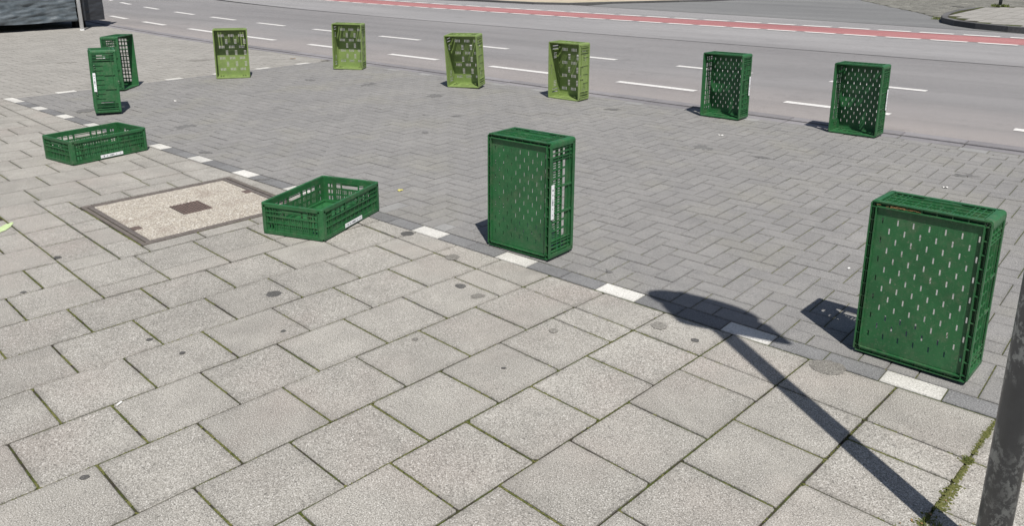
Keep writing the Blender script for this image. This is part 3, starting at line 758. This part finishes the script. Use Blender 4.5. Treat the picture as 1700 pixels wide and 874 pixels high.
# ------------------------------------------------------------------ sign post at the right edge
PX, PY = 2.6845, -.8230
sp = thing('sign_post', 'dark grey scuffed metal post rising at the right edge of the sidewalk', 'post', (PX, PY, 0))
mb = MB(); mb.tube([(0, 0, -.03), (0, 0, 3.02)], .0385, 40); o = mb.build('pole', M['post'], sp, smooth=False)
for p in o.data.polygons: p.use_smooth = len(p.vertices) == 4
mb = MB(); mb.tube([(0, 0, 3.02), (0, 0, 3.045)], [.041, .03], 24); mb.build('cap', M['black'], sp)
def disc(r, ang, offn, z, name):
    d = MB(); n = 40; e = Vector((math.cos(ang), math.sin(ang), 0)); nn = Vector((-e.y, e.x, 0)); V = []
    for s_ in (0, .003):
        for i in range(n): a = 2 * math.pi * i / n; V.append(e * r * math.cos(a) + nn * (offn + s_) + Vector((0, 0, z + r * math.sin(a))))
    d.add(V, [tuple(range(n))[::-1], tuple(range(n, 2 * n))] + [(i, (i + 1) % n, n + (i + 1) % n, n + i) for i in range(n)]); return d.build(name, M['signface'], sp)
disc(.245, R(14.6), .043, 2.74, 'sign_plate')
ca_, sa_ = math.cos(R(14.6)), math.sin(R(14.6)); q_ = MB(); V = []
for d_ in (.043, .046):
    for s_, z in ((-.205, 2.26), (.205, 2.26), (.235, 2.29), (.235, 2.60), (.205, 2.63), (-.205, 2.63), (-.235, 2.60), (-.235, 2.29)): V.append((s_ * ca_ - d_ * sa_ + .015, s_ * sa_ + d_ * ca_, z))
q_.add(V, [tuple(range(8)), tuple(range(15, 7, -1))] + [(i, 8 + i, 8 + (i + 1) % 8, (i + 1) % 8) for i in range(8)]); q_.build('lower_plate', M['signface'], sp)
for z in (2.40, 2.72):
    mb = MB(); mb.tube([(0, 0, z - .015), (0, 0, z + .015)], .0425, 24); mb.build('clamp', M['signface'], sp)

# ------------------------------------------------------------------ far left: tarpaulin-covered stand and its white pole
tp = thing('covered_stand', 'dark grey wrinkled tarpaulin covered stand at the top left, its foot in black shadow', 'tarp cover', (-16.2, .6, 0))
def tarp_face(name, y0, y1, x, nx=120, nz=60, z0=.15, z1=2.3, seed=0., amp=1.):
    V = []; F = []
    for j in range(nz + 1):
        for i in range(nx + 1):
            y = y0 + (y1 - y0) * i / nx; z = z0 + (z1 - z0) * j / nz
            d = mnoise.noise(Vector((y * 1.3 + seed, z * 7 - y * .9, seed))) * .022 + mnoise.noise(Vector((y * 3.4, z * 17 - y * 2.0, seed + 5))) * .020 + mnoise.noise(Vector((y * 8, z * 38 - y * 3, 3))) * .010
            V.append((x + d * amp + (z - z0) * -.02, y, z + (mnoise.noise(Vector((y * 1.5, 0, seed))) * .02 if j == 0 else 0)))
    for j in range(nz):
        for i in range(nx): k = j * (nx + 1) + i; F.append((k, k + 1, k + nx + 2, k + nx + 1))
    me = mesh_from(name, V, F, M['tarp'], None, True); me.transform(Matrix.Translation((16.2, -.6, 0))); return link(name, me, tp)
tarp_face('tarp_front', -5.0, 3.98, -15.02, 260, 110); fl = tarp_face('tarp_side_panel', 4.03, 4.54, -15.03, 30, 100, seed=9., amp=.7); fl.data.materials[0] = M['tarp_shade']
mb = MB(); mb.box(1.16 - 3.6, 1.16 - .20, -5.6, 3.88, .19, 2.26); mb.build('body', M['black'], tp)
mb = MB(); mb.box(1.14, 1.225, 3.41, 3.49, .14, 2.3); mb.build('seam_strap', M['black'], tp)
for x in (-2.2, .8):
    for y in (-5.2, -1, 3.4): mb = MB(); mb.box(x, x + .2, y, y + .2, -.01, .15); mb.build('foot', M['black'], tp)
wp = thing('white_pole', 'thin white pole standing upright in front of the dark tarpaulin', 'pole', (-14.52, 3.85, 0))
mb = MB(); mb.tube([(0, 0, -.02), (0, 0, 2.6)], .035, 16); mb.build('shaft', M['whitepole'], wp, smooth=True)
mb = MB(); mb.tube([(0, 0, 0), (0, 0, .012)], .045, 16); mb.build('foot_plate', M['whitepole'], wp)

# island post with its ring of grass
ip_ = thing('street_post', 'slim dark post on the kerbed island at the top right', 'post', (-1.58, 22.42, .12))
mb = MB(); mb.tube([(0, 0, -.02), (0, 0, 2.9)], .042, 16); mb.build('shaft', M['post'], ip_, smooth=True)
mb = MB(); mb.tube([(0, 0, 0), (0, 0, .03)], [.06, .05], 16); mb.build('collar', M['post'], ip_)
def blades(name, cx, cy, z, r, n, h0, h1, mat, label=None, w_=.004, sq=(1, 1), parent=None):
    mb = MB()
    for i in range(n):
        a = random.uniform(0, 6.28); q = math.sqrt(random.random()) * r; x, y = cx + math.cos(a) * q * sq[0], cy + math.sin(a) * q * sq[1]; hh = random.uniform(h0, h1); b = random.uniform(0, 6.28)
        dx, dy = math.cos(b) * w_, math.sin(b) * w_; lx, ly = random.uniform(-.5, .5) * hh, random.uniform(-.5, .5) * hh
        mb.add([(x - dx, y - dy, z), (x + dx, y + dy, z), (x + lx * .5 + dx * .7, y + ly * .5 + dy * .7, z + hh * .6), (x + lx * .5 - dx * .7, y + ly * .5 - dy * .7, z + hh * .6), (x + lx, y + ly, z + hh)], [(0, 1, 2, 3), (3, 2, 4)])
    return mb.build(name, mat, parent, 'stuff')
tg = blades('grass', -1.58, 22.42, .115, .22, 300, .03, .08, M['grassy'], w_=.010); tag(tg, 'ring of grass round the foot of the island post', 'grass')
tg = blades('grass', -2.05, 18.3, 0, .2, 90, .03, .08, M['grassy'], w_=.008); tag(tg, 'weeds at the blunt end of the island kerb', 'weeds')
# low shrubs on the verge, their feet showing at the top of the picture
for (x, y), lb in zip(((-13.75, 18.75), (-13.05, 19.35), (-12.5, 19.45), (-11.45, 20.75)), ('leftmost low shrub stem on the sandy verge', 'second low shrub stem from the left on the sandy verge', 'third low shrub stem from the left on the sandy verge', 'rightmost low shrub stem on the sandy verge')):
    sh = thing('shrub', lb, 'shrub', (x, y, .05), 0, 'shrubs on the sandy verge')
    mb = MB()
    for i in range(9):
        a = i * .7; mb.tube([(math.cos(a) * .05, math.sin(a) * .05, -.02), (math.cos(a) * .12, math.sin(a) * .12, .25), (math.cos(a) * .3, math.sin(a) * .3, .6)], [.018, .013, .006], 6)
    mb.build('stem', M['twig'], sh)
    mb = MB()
    for i in range(420):
        u = Vector((random.gauss(0, 1), random.gauss(0, 1), random.gauss(0, 1))).normalized() * (.25 + .17 * random.random()); u.z = u.z * .8 + .55
        a = Vector((random.gauss(0, 1), random.gauss(0, 1), random.gauss(0, 1))).normalized() * .035; b = a.orthogonal().normalized() * .02
        mb.add([u - a, u + b, u + a, u - b], [(0, 1, 2, 3)])
    mb.build('leaves', M['grassy'], sh, 'stuff')
    mb = MB(); random.seed(int(x * 10))
    for i in range(60):
        a = random.uniform(0, 6.28); q = random.random() * .22; px, py = math.cos(a) * q, math.sin(a) * q; mb.box(px - .02, px + .02, py - .012, py + .012, -.002, .012 + random.random() * .02)
    mb.build('mulch', M['iron'], sh, 'stuff')

# ------------------------------------------------------------------ moss, weeds, stains, litter
random.seed(21)
mb = MB()
def tuft(x, y, r, z=-.004):
    k = random.uniform(0, 6.28); n = 5; zz = z + r * random.uniform(.35, .8)
    ring = [(x + math.cos(k + i * 6.283 / n) * r * random.uniform(.7, 1.2), y + math.sin(k + i * 6.283 / n) * r * random.uniform(.7, 1.2), z) for i in range(n)]
    mb.add(ring + [(x, y, zz)], [(i, (i + 1) % n, n) for i in range(n)])
def joint_moss(p, q_, dens, wd=.0035, big=.0042):
    p, q_ = Vector(p), Vector(q_); L_ = (q_ - p).length; n = int(L_ * dens)
    d = (q_ - p).normalized(); nn = Vector((-d.y, d.x))
    for i in range(n):
        s_ = random.random(); c_ = p.lerp(q_, s_); g = mnoise.noise(Vector((c_.x * 5, c_.y * 5, 1.7))) + mnoise.noise(Vector((c_.x * 23, c_.y * 23, 7))) * .6
        if g < -.02: continue
        o_ = random.gauss(0, wd * .55); tuft(c_.x + nn.x * o_, c_.y + nn.y * o_, random.uniform(.0018, big))
for P in slabs:
    (a0, b0), (a1, _), (_, b1), _ = P; x, y = AB((a0 + a1) / 2, (b0 + b1) / 2); z = seen(x, y, .02)
    if not z or z > 6: continue
    d = 900 if z < 3.4 else 500
    joint_moss(AB(a0, b0), AB(a0, b1), d, .0032); joint_moss(AB(a0, b0), AB(a1, b0), d * .28, .003, .0034)
# mossy wide joint at the foot of the post
def thick(a0, a1, b, dens, wd, big):
    p, q_ = Vector(AB(a0, b)), Vector(AB(a1, b)); n = int((q_ - p).length * dens); d = (q_ - p).normalized(); nn = Vector((-d.y, d.x))
    for i in range(n):
        c_ = p.lerp(q_, random.random()); o_ = random.gauss(0, wd); tuft(c_.x + nn.x * o_, c_.y + nn.y * o_, random.uniform(.002, big), -.001)
thick(4.38, 4.52, 8.0, 3200, .007, .005); thick(4.0, 4.35, 8.02, 1500, .004, .005); thick(3.45, 3.98, 8.04, 1700, .009, .0058); thick(2.6, 3.4, 8.03, 1800, .014, .006); thick(4.6, 5.4, 8.0, 1500, .005, .004); thick(5.0, 5.12, 8.0, 4000, .006, .005)
x0, x1 = AB(A0 - .04, B0), AB(A0 - .04, B1); joint_moss(x0, x1, 3000, .011, .006); joint_moss(x0, x1, 3000, .010, .005)
joint_moss(AB(A0, B1 + .02), AB(A1, B1 + .02), 900, .005); joint_moss(AB(A0, B0 - .02), AB(A1, B0 - .02), 900, .005)
for i, r in enumerate(R_):
    cx, cy = (r[2] + r[3]) / 2, (r[0] + r[1]) / 2; z = seen(cx, cy, .02)
    if not z or z > 5.2 or cy > 2.6: continue
    g = mnoise.noise(Vector((cx * .9 + 2, cy * .9, 4)))
    if cx > -.2 or g > .25:
        joint_moss((r[2], r[0]), (r[2], r[1]), 380 if cx > .8 else 180, .0022, .0034); joint_moss((r[2], r[0]), (r[3], r[0]), 120, .0022, .003)
tag(mb.build('moss', M['moss'], None, 'stuff'), 'green moss and tiny weeds growing in the joints of the paving', 'moss')
for (a, b, r, n, lb) in ((3.2, 8.05, .03, 90, 'tuft of grass blades at the mossy joint by the post foot'), (2.9, 8.0, .05, 120, 'low grass beside the base of the grey post'), (4.43, 8.0, .016, 40, 'small green tuft on the slab crossing left of the post')):
    x, y = AB(a, b); tag(blades('grass', x, y, -.003, r, n, .008, .024, M['grassy'], w_=.0014), lb, 'weeds')
deb = MB()
for i in range(160):
    x, y = AB(3.0 + random.gauss(0, .35), 8.35 + random.gauss(0, .22)); l = random.uniform(.002, .009); a = random.uniform(0, 3.14); dx, dy = math.cos(a) * l, math.sin(a) * l
    deb.add([(x - dx, y - dy, .0015), (x + dy * .4, y - dx * .4, .004), (x + dx, y + dy, .002), (x - dy * .4, y + dx * .4, .003)], [(0, 1, 2, 3)])
tag(deb.build('leaf_litter', M['twig'], None, 'stuff'), 'brown crumbs and dry leaf bits gathered by the post foot', 'debris')

def blob(x, y, r, mat, parent, sq=1., ang=0., name='gum_stain', z=.0016):
    mb = MB(); n = 36; sd_ = random.uniform(0, 50); V = []
    for zz, k in ((z, 1.), (z + .0007, .9)):
        for i in range(n):
            a = 6.283 * i / n; q = r * k * (1 + (.85 if name == 'dirt_stain' else .22) * mnoise.noise(Vector((math.cos(a) * 2.2 + sd_, math.sin(a) * 2.2, 0))) + .22 * mnoise.noise(Vector((math.cos(a) * 6 + sd_, math.sin(a) * 6, 4)))); px, py = q * math.cos(a), q * sq * math.sin(a)
            V.append((x + px * math.cos(ang) - py * math.sin(ang), y + px * math.sin(ang) + py * math.cos(ang), zz))
    mb.add(V, [tuple(range(n, 2 * n))] + [(i, (i + 1) % n, n + (i + 1) % n, n + i) for i in range(n)]); return mb.build(name, mat, parent)
for x, y, r, k in ((-.19, -1.06, .033, 0), (.17, -1.25, .011, 0), (-.18, -1.65, .012, 0), (.03, -1.62, .011, 0), (.55, -2.2, .013, 0), (1.07, -.88, .009, 0), (-1.44, -1.53, .02, 0), (-1.09, -1.81, .012, 0),
                   (-.34, -.1, .035, 0), (.40, -.43, .026, 0), (1.02, -.51, .018, 1), (1.33, -.18, .034, 1), (.64, -.94, .012, 1), (1.51, -.2, .016, 0), (.11, -.19, .036, 1), (2.0, -.07, .060, 1), (.54, -.46, .03, 1)):
    blob(x, y, r * 1.1, M['gum' if k == 0 else 'gum2'], walk, random.uniform(.75, 1.0), random.uniform(0, 3))
for x, y, r, k in ((.83, .18, .022, 0), (-4.03, .53, .11, 0), (-1.94, -.0, .05, 0), (-5.47, 2.92, .1, 1), (-4.65, 3.18, .13, 1), (-3.5, 3.16, .12, 0), (-2.5, 2.48, .05, 0), (-2.19, 1.78, .045, 0), (.43, 2.87, .06, 0), (-.07, 2.86, .09, 0), (-1.56, 3.75, .08, 1), (-2.75, 2.3, .04, 0), (1.74, 3.31, .07, 0), (-2.98, .14, .06, 1), (-5.5, .25, .12, 1)):
    blob(x, y, r * .9, M['dirt'], bay, random.uniform(.45, .8), random.uniform(0, 3), name='dirt_stain')
for x, y, r in ((-8.27, 3.0, .16), (-9.5, 1.6, .12)): blob(x, y, r, M['gum2'], court, .6, 1., name='dirt_stain')
# pale green paint patch at the left edge, worn to the slab
o = blob(-2.16, -1.55, .10, M['chalk'], walk, .28, R(138), name='paint_patch')
# litter
mb = MB(); mb.tube([(-.012, 0, .004), (.012, .003, .0045)], .0038, 8); o = mb.build('cigarette_butt', M['litter'], loc=(.222, -1.95, 0)); o.rotation_euler = (0, 0, 1.9); tag(o, 'white cigarette butt lying on the slab joint in the left foreground', 'cigarette butt')
def leaf(x, y, r, mat, name, label, cat):
    V = [(0, 0, .004)]; n = 10
    for i in range(n): a = 6.283 * i / n; q = r * random.uniform(.6, 1.1); V.append((q * math.cos(a), q * .7 * math.sin(a), random.uniform(.001, .010)))
    F = [(0, 1 + i, 1 + (i + 1) % n) for i in range(n)]; o = link(name, mesh_from(name, V, F, mat), None, (x, y, .001)); o.rotation_euler = (0, 0, random.uniform(0, 6)); return tag(o, label, cat)
leaf(-1.01, .44, .028, M['leaf'], 'leaf', 'small yellow leaf on grey bricks between the open crate and the middle crate', 'leaf')
leaf(1.72, .99, .012, M['litter'], 'paper_scrap', 'white paper scrap on the bricks just left of the nearest upright crate', 'litter')
leaf(1.71, 2.88, .022, M['litter'], 'paper_scrap', 'white paper scrap on the bricks above the nearest upright crate', 'litter')
leaf(-.17, 3.36, .026, M['litter'], 'paper_scrap', 'white paper scrap in front of the two dark crates at the road', 'litter')
leaf(-.98, 4.20, .02, M['litter'], 'paper_scrap', 'white scrap near the gutter just left of the first dark crate', 'litter')
leaf(-5.33, 1.1, .02, M['litter'], 'paper_scrap', 'white speck of litter on the far bricks right of the two left crates', 'litter')
leaf(-7.39, 3.98, .05, M['twig'], 'dead_leaf', 'brown dead leaf on the tan bricks between the two left light green crates', 'leaf')
